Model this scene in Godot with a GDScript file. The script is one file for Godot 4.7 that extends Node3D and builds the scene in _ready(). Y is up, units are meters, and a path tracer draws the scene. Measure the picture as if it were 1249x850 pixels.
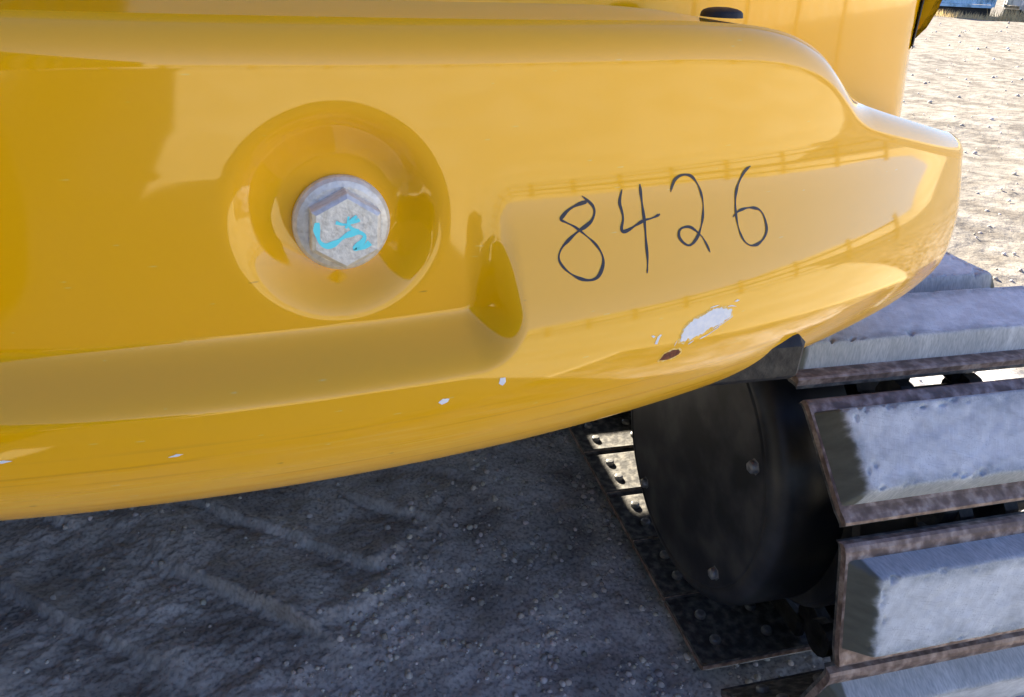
extends Node3D

# Machine axes: a = metres to the right, u = metres forward, h = height; the excavator's node stands at (A0, U0)
const A0 := -0.2
const U0 := 2.6
var mat := {}
var rng := RandomNumberGenerator.new()
var noise := FastNoiseLite.new()
var excavator: Node3D

# ------------------------------------------------------------------ helpers
func lp(a: float, u: float, h: float) -> Vector3:
	return Vector3(a - A0, h, U0 - u)

func obj(called: String, m, material, parent: Node) -> MeshInstance3D:
	var o := MeshInstance3D.new()
	o.name = called
	o.mesh = m if m is Mesh else m.commit()
	o.material_override = material
	parent.add_child(o, true)
	return o

func copy_of(o: MeshInstance3D, parent: Node, xf: Transform3D) -> MeshInstance3D:
	var c := MeshInstance3D.new()
	c.name = o.name
	c.mesh = o.mesh
	c.material_override = o.material_override
	c.transform = xf
	parent.add_child(c, true)
	return c

func empty(called: String, parent: Node) -> Node3D:
	var o := Node3D.new()
	o.name = called
	parent.add_child(o, true)
	return o

func tag(o: Node, label := "", category := "", group := "", kind := "") -> void:
	if label: o.set_meta("label", label)
	if category: o.set_meta("category", category)
	if group: o.set_meta("group", group)
	if kind: o.set_meta("kind", kind)

func mb() -> SurfaceTool:
	var st := SurfaceTool.new()
	st.begin(Mesh.PRIMITIVE_TRIANGLES)
	return st

# a flat convex polygon whose front looks away from c
func face(st: SurfaceTool, p: Array, c: Vector3) -> void:
	var n: Vector3 = (p[1] - p[0]).cross(p[2] - p[0])
	if n.length_squared() < 1e-16 and p.size() > 3: n = (p[2] - p[0]).cross(p[3] - p[0])
	if n.length_squared() < 1e-18: return
	n = n.normalized()
	var m := Vector3.ZERO
	for v in p: m += v
	m /= p.size()
	if n.dot(m - c) < 0:
		n = -n
		p = p.duplicate()
		p.reverse()
	for i in range(1, p.size() - 1):
		for v in [p[0], p[i + 1], p[i]]:
			st.set_normal(n)
			st.add_vertex(v)

# a box with chamfered edges
func box(st: SurfaceTool, size: Vector3, xf := Transform3D.IDENTITY, bevel := 0.004) -> void:
	var h := size / 2
	var b: float = min(bevel, min(h.x, min(h.y, h.z)) * 0.45)
	var c := xf.origin
	for ax in 3:
		var i := (ax + 1) % 3
		var j := (ax + 2) % 3
		for s in [-1.0, 1.0]:
			var q := []
			for k in [[-1, -1], [1, -1], [1, 1], [-1, 1]]:
				var v := Vector3.ZERO
				v[ax] = s * h[ax]
				v[i] = k[0] * (h[i] - b)
				v[j] = k[1] * (h[j] - b)
				q.append(xf * v)
			face(st, q, c)
		for s in [-1.0, 1.0]:
			for t in [-1.0, 1.0]:
				var q := []
				for k in [[0, -1], [1, -1], [1, 1], [0, 1]]:
					var v := Vector3.ZERO
					v[ax] = k[1] * (h[ax] - b)
					v[i] = s * (h[i] - (b if k[0] == 0 else 0.0))
					v[j] = t * (h[j] - (0.0 if k[0] == 0 else b))
					q.append(xf * v)
				face(st, q, c)
	for sx in [-1.0, 1.0]:
		for sy in [-1.0, 1.0]:
			for sz in [-1.0, 1.0]:
				face(st, [xf * Vector3(sx * h.x, sy * (h.y - b), sz * (h.z - b)), xf * Vector3(sx * (h.x - b), sy * h.y, sz * (h.z - b)), xf * Vector3(sx * (h.x - b), sy * (h.y - b), sz * h.z)], c)

# a closed outline (a list of Vector2 x, y) drawn out along z from z0 to z1, carried by xf
func prism(st: SurfaceTool, outline: PackedVector2Array, z0: float, z1: float, xf: Transform3D) -> void:
	var o := outline
	if Geometry2D.is_polygon_clockwise(o):
		o = o.duplicate()
		o.reverse()
	var tri := Geometry2D.triangulate_polygon(o)
	var mirrored := xf.basis.determinant() < 0
	for s in [z0, z1]:
		var n := (xf.basis * Vector3(0, 0, 1 if s == z1 else -1)).normalized()
		for k in range(0, tri.size(), 3):
			var t := [o[tri[k]], o[tri[k + 1]], o[tri[k + 2]]]
			var ccw: bool = (t[1] - t[0]).cross(t[2] - t[0]) > 0
			if (ccw == (s == z1)) != mirrored: t.reverse()
			for v in t:
				st.set_normal(n)
				st.add_vertex(xf * Vector3(v.x, v.y, s))
	for k in o.size():
		var a := o[k]
		var b := o[(k + 1) % o.size()]
		var d := b - a
		var n := (xf.basis * Vector3(d.y, -d.x, 0)).normalized()
		var q := [Vector3(a.x, a.y, z0), Vector3(b.x, b.y, z1), Vector3(b.x, b.y, z0), Vector3(a.x, a.y, z0), Vector3(a.x, a.y, z1), Vector3(b.x, b.y, z1)]
		if mirrored: q.reverse()
		for v in q:
			st.set_normal(n)
			st.add_vertex(xf * v)

# a lathed shape about y: profile points (radius, y) from the top outwards and down; soft edges where smooth is true
func lathe(st: SurfaceTool, prof: PackedVector2Array, n: int, xf: Transform3D, smooth := true) -> void:
	var nr := []
	for k in prof.size():
		var d := (prof[min(k + 1, prof.size() - 1)] - prof[max(k - 1, 0)])
		nr.append(Vector2(-d.y, d.x).normalized())
	for k in prof.size() - 1:
		var seg := prof[k + 1] - prof[k]
		var sn := Vector2(-seg.y, seg.x).normalized()
		for i in n:
			var q := []
			for e in ([[k, i], [k + 1, i + 1], [k, i + 1], [k, i], [k + 1, i], [k + 1, i + 1]] if xf.basis.determinant() > 0 else [[k, i], [k, i + 1], [k + 1, i + 1], [k, i], [k + 1, i + 1], [k + 1, i]]):
				var t: float = TAU * e[1] / n
				var pr: Vector2 = prof[e[0]]
				var pn: Vector2 = nr[e[0]] if smooth else sn
				st.set_normal((xf.basis * Vector3(pn.x * cos(t), pn.y, pn.x * sin(t))).normalized())
				st.add_vertex(xf * Vector3(pr.x * cos(t), pr.y, pr.x * sin(t)))

func cylinder(st: SurfaceTool, r: float, len: float, xf: Transform3D, n := 24, bevel := 0.003) -> void:
	var p := PackedVector2Array([Vector2(0, len / 2), Vector2(r - bevel, len / 2), Vector2(r, len / 2 - bevel), Vector2(r, -len / 2 + bevel), Vector2(r - bevel, -len / 2), Vector2(0, -len / 2)])
	for k in p.size(): p[k] = Vector2(p[k].x, p[k].y)
	lathe(st, p, n, xf, false)

func bar(st: SurfaceTool, a: Vector3, b: Vector3, r: float, n := 8) -> void:
	var d := b - a
	var y := d.normalized()
	var x := y.cross(Vector3.UP if abs(y.y) < 0.9 else Vector3.RIGHT).normalized()
	cylinder(st, r, d.length(), Transform3D(Basis(x, y, x.cross(y)), (a + b) / 2), n, r * 0.1)

func grid_mesh(pos: PackedVector3Array, w: int, h: int, uvs := PackedVector2Array(), flip := false, colors := PackedColorArray()) -> ArrayMesh:
	var nrm := PackedVector3Array()
	nrm.resize(pos.size())
	for j in h:
		for i in w:
			var dx := pos[j * w + min(i + 1, w - 1)] - pos[j * w + max(i - 1, 0)]
			var dy := pos[min(j + 1, h - 1) * w + i] - pos[max(j - 1, 0) * w + i]
			var n := dx.cross(dy).normalized()
			nrm[j * w + i] = n if flip else -n
	var idx := PackedInt32Array()
	idx.resize((w - 1) * (h - 1) * 6)
	var at := 0
	for j in h - 1:
		for i in w - 1:
			var a := j * w + i
			for k in ([a, a + w, a + 1, a + 1, a + w, a + w + 1] if flip else [a, a + 1, a + w, a + 1, a + w + 1, a + w]):
				idx[at] = k
				at += 1
	var arr := []
	arr.resize(Mesh.ARRAY_MAX)
	arr[Mesh.ARRAY_VERTEX] = pos
	arr[Mesh.ARRAY_NORMAL] = nrm
	arr[Mesh.ARRAY_INDEX] = idx
	if uvs.size(): arr[Mesh.ARRAY_TEX_UV] = uvs
	if colors.size(): arr[Mesh.ARRAY_COLOR] = colors
	var m := ArrayMesh.new()
	m.add_surface_from_arrays(Mesh.PRIMITIVE_TRIANGLES, arr)
	return m

# ------------------------------------------------------------------ materials
func srgb(r: float, g: float, b: float) -> Color:
	return Color(r, g, b).linear_to_srgb()

func noise_tex(freq: float, c: Array, at: Array, octaves := 5, size := 512, sd := 1, normal := 0.0) -> NoiseTexture2D:
	var n := FastNoiseLite.new()
	n.seed = sd
	n.frequency = freq
	n.fractal_octaves = octaves
	var t := NoiseTexture2D.new()
	t.width = size
	t.height = size
	t.seamless = true
	t.noise = n
	if normal > 0:
		t.as_normal_map = true
		t.bump_strength = normal
	elif c.size():
		var g := Gradient.new()
		g.offsets = PackedFloat32Array(at)
		g.colors = PackedColorArray(c)
		t.color_ramp = g
	return t

func std(albedo: Color, rough: float, metal := 0.0) -> StandardMaterial3D:
	var m := StandardMaterial3D.new()
	m.albedo_color = albedo
	m.roughness = rough
	m.metallic = metal
	return m

func tri(m: StandardMaterial3D, tex: Texture2D, scale: float, nrm: Texture2D = null, ns := 1.0) -> StandardMaterial3D:
	m.uv1_triplanar = true
	m.uv1_scale = Vector3.ONE * scale
	if tex:
		m.albedo_texture = tex
	if nrm:
		m.normal_enabled = true
		m.normal_texture = nrm
		m.normal_scale = ns
	return m

func make_materials() -> void:
	var fine := noise_tex(0.03, [], [], 5, 512, 3, 6.0)
	# glossy yellow machine paint
	var y := std(srgb(0.93, 0.47, 0.001), 0.07)
	y.metallic_specular = 0.5
	y.clearcoat_enabled = true
	y.clearcoat = 0.4
	y.clearcoat_roughness = 0.02
	mat.yellow = y
	mat.paint = counterweight_paint(y)
	mat.ink = std(srgb(0.008, 0.012, 0.03), 0.45)
	mat.cyan = std(srgb(0.16, 0.86, 0.98), 0.6)
	mat.white_chip = tri(std(Color(1, 1, 1), 0.6), noise_tex(0.02, [srgb(.78, .80, .84), srgb(.9, .9, .9)], [0.35, 0.6], 4, 256, 5), 20)
	mat.scuffed = tri(std(Color(1, 1, 1), 0.5), noise_tex(0.03, [srgb(.90, .50, .03), srgb(.92, .58, .12), srgb(.90, .72, .36)], [0.4, 0.55, 0.75], 5, 256, 8), 25)
	mat.rust_chip = tri(std(Color(1, 1, 1), 0.8), noise_tex(0.03, [srgb(.12, .03, .015), srgb(.24, .075, .03)], [0.35, 0.65], 4, 256, 6), 30)
	mat.zinc = tri(std(Color(1, 1, 1), 0.42, 0.3), noise_tex(0.02, [srgb(.52, .52, .50), srgb(.66, .67, .66), srgb(.76, .77, .76)], [0.15, 0.45, 0.85], 8, 512, 7), 12, fine, 0.35)
	mat.rubber = tri(std(srgb(0.012, 0.012, 0.014), 0.6), null, 6, fine, 0.4)
	mat.pads = []
	for k in 4: mat.pads.append(pad_material(200 + k))
	mat.steel_worn = tri(std(Color(1, 1, 1), 0.55, 0.3), noise_tex(0.02, [srgb(.16, .11, .085), srgb(.27, .19, .15), srgb(.44, .35, .29)], [0.3, 0.55, 0.8], 8, 512, 31), 3, fine, 0.3)
	mat.steel_dark = tri(std(Color(1, 1, 1), 0.6, 0.1), noise_tex(0.02, [srgb(.012, .012, .013), srgb(.022, .022, .022), srgb(.04, .038, .034)], [0.3, 0.55, 0.8], 7, 512, 32), 3, fine, 0.3)
	mat.steel_inner = tri(std(Color(1, 1, 1), 0.7, 0.0), noise_tex(0.02, [srgb(.05, .048, .045), srgb(.11, .105, .095), srgb(.2, .185, .16)], [0.3, 0.55, 0.8], 7, 512, 35), 3, fine, 0.3)
	mat.bolt = tri(std(Color(1, 1, 1), 0.45, 0.4), noise_tex(0.02, [srgb(.2, .2, .2), srgb(.4, .4, .39)], [0.3, 0.7], 4, 256, 33), 9)
	mat.black = tri(std(Color(1, 1, 1), 0.45, 0.0), noise_tex(0.008, [srgb(.014, .014, .015), srgb(.034, .034, .034), srgb(.075, .072, .066)], [0.3, 0.52, 0.8], 8, 512, 34), 1.4, null)
	mat.glass = std(srgb(.02, .025, .03), 0.05)
	mat.gap = std(srgb(.006, .006, .006), 0.8)
	# dry earth and gravel
	var e := std(Color(1, 1, 1), 0.95)
	e.metallic_specular = 0.2
	e.uv1_world_triplanar = true
	tri(e, noise_tex(0.006, [srgb(.50, .49, .48), srgb(.68, .68, .68), srgb(.78, .78, .78), srgb(.95, .95, .96)], [0.25, 0.45, 0.6, 0.8], 8, 1024, 41), 0.37)
	e.vertex_color_use_as_albedo = true
	e.normal_enabled = true
	e.normal_texture = noise_tex(0.02, [], [], 7, 1024, 42, 4.5)
	e.normal_scale = 1.0
	e.detail_enabled = true
	e.detail_blend_mode = BaseMaterial3D.BLEND_MODE_MUL
	e.detail_uv_layer = BaseMaterial3D.DETAIL_UV_2
	e.uv2_triplanar = true
	e.uv2_world_triplanar = true
	e.uv2_scale = Vector3.ONE * 1.3
	e.detail_albedo = noise_tex(0.05, [srgb(.55, .55, .56), srgb(.88, .88, .88), srgb(1, 1, 1)], [0.25, 0.45, 0.7], 5, 1024, 43)
	mat.earth = e
	mat.green = std(srgb(.025, .05, .03), 0.5)
	mat.straw = tri(std(Color(1, 1, 1), 0.95), noise_tex(0.01, [srgb(.50, .40, .25), srgb(.64, .54, .36), srgb(.74, .65, .48)], [0.3, 0.5, 0.75], 5, 256, 51), 0.11)
	mat.concrete = tri(std(Color(1, 1, 1), 0.9), noise_tex(0.006, [srgb(.60, .54, .37), srgb(.66, .60, .41), srgb(.70, .64, .45)], [0.3, 0.5, 0.75], 6, 512, 44), 0.23)  # tone of the added slab, set for its bounce and reflection
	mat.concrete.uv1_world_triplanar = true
	mat.pebble = std(Color(1, 1, 1), 0.85)
	mat.pebble.vertex_color_use_as_albedo = true

# the paint of the counterweight: chalked and scratched along its lower edge, glossy above
func counterweight_paint(y: StandardMaterial3D) -> StandardMaterial3D:
	var w := 1024
	var h := 512
	var al := Image.create(w, h, false, Image.FORMAT_RGB8)
	var ro := Image.create(w, h, false, Image.FORMAT_RGB8)
	var n := FastNoiseLite.new()
	n.seed = 9
	n.frequency = 1.0
	n.fractal_octaves = 4
	for j in h:
		var hh := 1.5 - 0.5 * (j + 0.5) / h
		for i in w:
			var s := 2.4 * (i + 0.5) / w
			var streak := n.get_noise_2d(s * 1.3, hh * 260.0)
			var blot := n.get_noise_2d(s * 9.0 + 40, hh * 40.0)
			var edge := smoothstep(1.128, 1.092, hh + 0.014 * streak + 0.005 * blot)
			var low := smoothstep(1.15, 1.12, hh + 0.01 * blot)
			var chalk: float = edge * clamp(0.55 + 0.9 * streak + 0.4 * blot, 0.0, 1.0)
			var line: float = low * smoothstep(0.33, 0.45, streak)
			var c := Color(0.93, 0.47, 0.001).lerp(Color(0.93, 0.54, 0.05), clamp(chalk * 0.9 + line * 0.4, 0.0, 1.0))
			c = c.lerp(Color(0.45, 0.20, 0.01), 0.35 * low * smoothstep(0.25, 0.5, -streak))
			al.set_pixel(i, j, c.linear_to_srgb())
			var r: float = 0.06 + 0.28 * edge + 0.12 * line
			ro.set_pixel(i, j, Color(r, r, r))
	for k in 260:
		var i := rng.randi_range(2, w - 3)
		var hh := 1.08 + 0.38 * pow(rng.randf(), 1.6)
		var j := int((1.5 - hh) / 0.5 * h)
		var c := Color(0.9, 0.62, 0.25) if rng.randf() < 0.88 else Color(0.35, 0.17, 0.02)
		for d in rng.randi_range(1, 3): al.set_pixel(mini(i + d, w - 1), j, al.get_pixel(i, j).lerp(c.linear_to_srgb(), rng.randf_range(0.2, 0.7)))
	var m: StandardMaterial3D = y.duplicate()
	m.albedo_color = Color(1, 1, 1)
	m.albedo_texture = ImageTexture.create_from_image(al)
	m.roughness = 1.0
	m.roughness_texture = ImageTexture.create_from_image(ro)
	m.clearcoat_texture = null
	m.clearcoat_roughness = 0.03
	m.metallic_specular = 0.52
	return m

# ------------------------------------------------------------------ counterweight
const TILT_H := [1.05, 1.075, 1.10, 1.125, 1.15, 1.175, 1.19, 1.205, 1.225, 1.27, 1.29, 1.305, 1.32, 1.335, 1.35, 1.46]
const TILT_D := [-55.0, -38.0, -18.0, -4.0, 3.0, 9.0, 13.0, 18.0, 21.0, 20.0, 17.0, 12.0, 7.5, 2.0, 0.0, -1.0]
const TOP_A := [0.35, 0.45, 0.52, 0.57, 0.60, 0.63, 0.70, 0.90, 1.10, 1.60]
const TOP_H := [1.455, 1.450, 1.436, 1.412, 1.385, 1.366, 1.348, 1.300, 1.262, 1.23]
var out_table := PackedFloat32Array()

func along(x: float, xs: Array, ys: Array) -> float:
	if x <= xs[0]: return ys[0]
	for k in xs.size() - 1:
		if x < xs[k + 1]:
			return lerp(float(ys[k]), float(ys[k + 1]), (x - xs[k]) / (xs[k + 1] - xs[k]))
	return ys[-1]

func make_out_table() -> void:
	out_table.resize(451)
	out_table[0] = 0
	for k in range(1, 451):
		out_table[k] = out_table[k - 1] - tan(deg_to_rad(along(1.0495 + 0.001 * k, TILT_H, TILT_D))) * 0.001

func out_at(h: float) -> float:
	var x: float = clamp((h - 1.05) * 1000.0, 0.0, 449.99)
	var k := int(x)
	return lerp(out_table[k], out_table[k + 1], x - k)

# plan of the counterweight: [point (a, u), outward normal (a, u)]; t is a until the corner, then arc length
const CORNER := 0.91
const CR := 0.17
func plan(t: float) -> Array:
	if t < -1.4:
		var q := plan(-0.4 - t)
		return [Vector2(-0.4 - q[0].x, q[0].y), Vector2(-q[1].x, q[1].y)]
	var d: float = min(t, CORNER) + 0.2
	if t < -0.2: d = -(t + 0.2)
	var p := Vector2(t if t < CORNER else CORNER, 0.588 + 0.28 * d * d)
	var sl := 0.56 * d * (1.0 if t >= -0.2 else -1.0)
	var n := Vector2(sl, -1).normalized()
	if t <= CORNER: return [p, n]
	var th := atan(sl)
	var c := p - n * CR
	var s := t - CORNER
	var th2 := th + s / CR
	if th2 < PI / 2:
		n = Vector2(sin(th2), -cos(th2))
		return [c + n * CR, n]
	n = Vector2(1, 0)
	return [c + n * CR + Vector2(0, s - (PI / 2 - th) * CR), n]

const BOLT_A := 0.012
const BOLT_H := 1.3065
func relief(t: float, h: float) -> float:
	var o := out_at(h)
	var corner := smoothstep(0.75, 1.12, absf(t + 0.2) - 0.2)
	o = lerp(o, 0.35 * o + 0.008 - 0.22 * maxf(0.0, 1.10 - h), corner)
	# the recessed panel at the middle: a rounded corner at its lower right
	var tm := absf(t + 0.2) - 0.2
	var wob := 0.166 - 0.10 * maxf(0.0, h - 1.275)
	var dx := wob - tm
	var dh := h - 1.166
	var r := 0.05
	var d := minf(dx, dh)
	if dx < r and dh < r: d = r - Vector2(r - dx, r - dh).length()
	var k := clampf((d + 0.001) / 0.047, 0.0, 1.0)
	k = k * k * (3 - 2 * k)
	o = lerp(o, minf(o, -0.0029), k)
	# the dish round the bolt
	var q := Vector2((t - BOLT_A), h - BOLT_H + 0.002).length()
	if q < 0.1:
		var e := clampf((0.097 - q) / 0.060, 0.0, 1.0)
		e = e * e * e * (e * (6 * e - 15) + 10)
		o -= 0.024 * e
	return o

func cw_point(t: float, h: float, extra := 0.0) -> Vector3:
	var pl := plan(t)
	var p: Vector2 = pl[0] + pl[1] * (relief(t, h) + extra)
	return lp(p.x, p.y, h)

func cw_frame(t: float, h: float) -> Transform3D:   # x along the paint, y outward
	var e := 0.002
	var x := (cw_point(t + e, h) - cw_point(t - e, h)).normalized()
	var z := (cw_point(t, h - e) - cw_point(t, h + e)).normalized()
	var y := z.cross(x).normalized()
	return Transform3D(Basis(x, y, x.cross(y)), cw_point(t, h))

func top_h(t: float) -> float:
	var a := absf(t + 0.2) - 0.2
	var s := 0.0
	for k in 9: s += along(a + (k - 4) * 0.008, TOP_A, TOP_H)
	return s / 9

func build_counterweight() -> MeshInstance3D:
	var ts := PackedFloat32Array()
	var t := -1.75
	while t < 1.75:
		ts.append(t)
		t += 0.02 if t < -0.5 else (0.002 if t < 0.24 else (0.0035 if t < 1.3 else 0.02))
	var nv := 190
	var nr := 16
	var rh := 0.034
	var rd := 0.046
	var pos := PackedVector3Array()
	var uvs := PackedVector2Array()
	var w := ts.size()
	var rows := nv + nr + 1
	for j in rows:
		for i in w:
			var tt := ts[i]
			var th := top_h(tt)
			var h: float
			var p: Vector3
			if j <= nv:
				h = lerp(1.05, th - rh, float(j) / nv)
				p = cw_point(tt, h)
			else:
				var b := float(j - nv) / nr * PI * 0.33
				h = th - rh + rh * sin(b) / sin(PI * 0.33)
				var pl := plan(tt)
				var q: Vector2 = pl[0] + pl[1] * (relief(tt, th - rh) - rd * (1 - cos(b)))
				p = lp(q.x, q.y, h)
			pos.append(p)
			uvs.append(Vector2((tt + 0.8) / 2.4, (1.5 - h) / 0.5))
	var m := grid_mesh(pos, w, rows, uvs, true)
	# top, going in under the hood, and the underside
	for side in 2:
		var p2 := PackedVector3Array()
		var u2 := PackedVector2Array()
		for j in 8:
			for i in w:
				var a: Vector3 = pos[(rows - 1) * w + i] if side == 0 else pos[i]
				var pl := plan(ts[i])
				var inward := Vector3(-pl[1].x, 0, pl[1].y)
				p2.append(a + inward * (0.19 * j / 7.0) + Vector3(0, (0.006 if side == 0 else 0.0) * j / 7.0, 0))
				u2.append(Vector2((ts[i] + 0.8) / 2.4, 0.1))
		var mm := grid_mesh(p2, w, 8, u2, side == 0)
		m.add_surface_from_arrays(Mesh.PRIMITIVE_TRIANGLES, mm.surface_get_arrays(0))
	var o := obj("counterweight", m, mat.paint, excavator)
	return o

# a thin ribbon of paint or ink along points (t, h) in millimetres, lying on the counterweight
func stroke(st: SurfaceTool, pts: Array, width: float, lift := 0.0004) -> void:
	var cv := Curve2D.new()
	var n := pts.size() / 2
	for k in n:
		var p := Vector2(pts[2 * k], pts[2 * k + 1])
		var a := Vector2(pts[2 * maxi(k - 1, 0)], pts[2 * maxi(k - 1, 0) + 1])
		var b := Vector2(pts[2 * mini(k + 1, n - 1)], pts[2 * mini(k + 1, n - 1) + 1])
		cv.add_point(p, -(b - a) / 6, (b - a) / 6)
	cv.bake_interval = 1.2
	var bk := cv.get_baked_points()
	for k in bk.size() - 1:
		var quad := []
		for e in [k, k + 1]:
			var d := (bk[mini(e + 1, bk.size() - 1)] - bk[maxi(e - 1, 0)]).normalized()
			var wv := width * (0.8 + 0.25 * sin(e * 0.21 + pts[0]) + 0.12 * sin(e * 0.05))
			if e < 3 or e > bk.size() - 4: wv *= 0.6
			# a felt tip held aslant draws thicker strokes going up to the right
			wv *= 1.0 + 0.35 * absf(d.dot(Vector2(0.75, 0.66)))
			var o := Vector2(-d.y, d.x) * wv / 2
			for s in [1, -1]: quad.append((bk[e] + o * s) / 1000.0 + Vector2(0, 1))
		var v := []
		for q in quad: v.append(cw_point(q.x, q.y, lift))
		var y := cw_frame(quad[0].x, quad[0].y).basis.y
		for i in [[0, 1, 2], [2, 1, 3]]:
			var tr := [v[i[0]], v[i[1]], v[i[2]]]
			if (tr[1] - tr[0]).cross(tr[2] - tr[0]).dot(y) > 0: tr.reverse()
			for q in tr:
				st.set_normal(y)
				st.add_vertex(q)

# a bare or chipped patch of the paint with a ragged outline, pts (t, h) in millimetres
func patch(st: SurfaceTool, pts: Array, ragged := 1.2, lift := 0.0004) -> void:
	var o := PackedVector2Array()
	var n := pts.size() / 2
	for k in n:
		var a := Vector2(pts[2 * k], pts[2 * k + 1])
		var b := Vector2(pts[(2 * k + 2) % (2 * n)], pts[(2 * k + 3) % (2 * n)])
		var steps := int(maxf(1, a.distance_to(b) / 2.0))
		for s in steps:
			o.append(a.lerp(b, float(s) / steps) + Vector2(rng.randf_range(-1, 1), rng.randf_range(-1, 1)) * ragged * 0.4)
	var tr := Geometry2D.triangulate_polygon(o)
	for k in range(0, tr.size(), 3):
		var v := []
		for i in 3: v.append(cw_point(o[tr[k + i]].x / 1000, 1 + o[tr[k + i]].y / 1000, lift))
		var y := cw_frame(o[tr[k]].x / 1000, 1 + o[tr[k]].y / 1000).basis.y
		if (v[1] - v[0]).cross(v[2] - v[0]).dot(y) > 0: v.reverse()
		for q in v:
			st.set_normal(y)
			st.add_vertex(q)

func build_marks(cw: Node3D) -> void:
	var digits := [
		[[230.8, 308.2, 237.7, 302.6, 242.3, 297.8, 243.6, 292.1, 240.1, 285.5, 233.7, 281.3, 223.8, 276.9, 213.7, 270.8, 206.1, 264.9, 202.2, 257.6, 204.3, 250.6, 211.4, 242.9, 221.1, 236.7, 231.4, 233.7, 240.0, 235.1, 245.7, 241.3, 248.4, 248.9, 246.5, 257.1, 240.3, 265.8, 231.7, 273.6, 221.9, 281.5, 213.1, 286.4, 208.1, 289.4, 211.4, 293.3, 217.5, 297.6, 227.0, 301.0, 237.7, 302.6]],
		[[274.7, 309.8, 272.6, 303.2, 271.8, 297.2, 273.8, 289.9, 274.5, 282.8, 271.9, 275.0, 273.3, 271.8, 279.7, 272.5, 289.1, 276.0, 298.6, 279.0, 308.0, 280.0, 317.7, 282.4], [295.1, 312.8, 296.4, 302.9, 297.8, 290.4, 298.8, 275.9, 298.4, 259.6, 298.1, 243.3, 295.8, 230.8]],
		[[332.1, 301.7, 334.0, 307.4, 338.0, 313.4, 346.3, 316.5, 356.3, 314.8, 363.8, 308.7, 369.6, 299.4, 372.6, 288.3, 371.6, 275.5, 368.0, 265.3, 362.4, 256.4, 355.8, 250.9, 349.8, 249.2, 343.2, 252.7, 338.8, 258.5, 339.6, 264.3, 345.0, 266.8, 353.5, 266.1, 361.5, 260.8, 368.0, 254.6, 372.9, 246.4, 376.3, 238.8]],
		[[439.0, 316.0, 431.2, 311.6, 425.0, 304.3, 420.2, 295.9, 417.2, 285.2, 416.5, 272.0, 417.9, 258.6, 421.3, 248.2, 426.7, 240.7, 434.3, 236.6, 444.4, 236.8, 453.6, 241.1, 459.1, 248.2, 458.7, 257.4, 455.4, 265.8, 449.3, 271.1, 439.6, 273.9, 429.7, 274.3, 419.8, 272.7, 411.8, 268.3]]]
	for k in 4:
		var st := mb()
		for s in digits[k]: stroke(st, s, 2.5, 0.0004 + 0.00005 * k)
		var o := obj("handwritten_digit", st, mat.ink, cw)
		tag(o, "handwritten black marker digit %s" % ["8", "4", "2", "6"][k])
	var st := mb()
	patch(st, [331, 153.0, 333, 162.5, 339.5, 172.5, 350, 178.0, 362, 179.5, 376, 183.8, 388, 183.0, 405, 176.0, 404, 168.5, 396, 163.5, 382, 160.0, 371, 158.6, 363, 155.4, 354, 154.4, 347, 150.8, 343, 154.5, 339, 151.2], 2.6, 0.0002)
	patch(st, [307.5, 138.0, 313, 146.0, 325, 149.4, 334.5, 148.4, 338.6, 142.5, 335, 138.6, 327, 136.8, 317, 136.2], 1.6, 0.0002)
	tag(obj("scuffed_paint", st, mat.scuffed, cw), "scuffed paler paint round the scrape and the rust chip")
	st = mb()
	patch(st, [333.7, 154.7, 335.0, 161.7, 340.7, 170.4, 349.9, 175.5, 362.8, 177.3, 375.8, 181.6, 387.1, 181.1, 402.4, 175.2, 401.7, 169.9, 395.2, 165.8, 381.9, 162.3, 370.8, 161.1, 362.4, 157.4, 353.7, 156.6, 347.7, 153.4, 343.9, 157.9, 340.1, 154.2], 2.2)
	for l in [[386, 160, 372, 155, 360, 152], [404, 168, 392, 163.5, 378, 159.5], [352, 152, 345, 149.5], [408, 178, 402, 180, 396, 180.5], [330, 157, 327, 151.5], [372, 184, 384, 184.5]]:
		stroke(st, l, 0.9)
	tag(obj("paint_scrape", st, mat.white_chip, cw), "white scrape through the yellow paint below the handwritten number")
	st = mb()
	patch(st, [310.0, 139.1, 315.3, 145.1, 325.2, 147.4, 332.7, 146.6, 336.5, 142.8, 333.7, 140.2, 326.7, 138.4, 318.5, 137.6], 0.8)
	tag(obj("paint_chip", st, mat.rust_chip, cw), "rust brown chip in the paint")
	for c in [[297.3, 169.0, 299.8, 169.7, 302.5, 167.5, 300.2, 166.6], [302.1, 159.5, 304.6, 166.6, 307.9, 168.5, 309.9, 167.7, 306.8, 163.5, 305.0, 158.5], [134.5, 153.3, 136.0, 158.8, 140.8, 158.7, 141.6, 154.3, 138.4, 150.7], [78.1, 145.4, 82.6, 148.7, 88.5, 147.5, 87.0, 144.4, 81.8, 142.9], [-140, 130, -133, 132.5, -128, 131.5, -134, 129.5], [-262, 141, -252, 143, -246, 141.5, -254, 139.8], [405, 184.0, 409, 185.5, 413, 184.0, 409, 183.0], [1028, 110, 1035, 135, 1050, 150, 1062, 140, 1045, 118]]:
		st = mb()
		patch(st, c, 0.6)
		tag(obj("paint_chip", st, mat.white_chip, cw), "small white chip in the paint")

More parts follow.
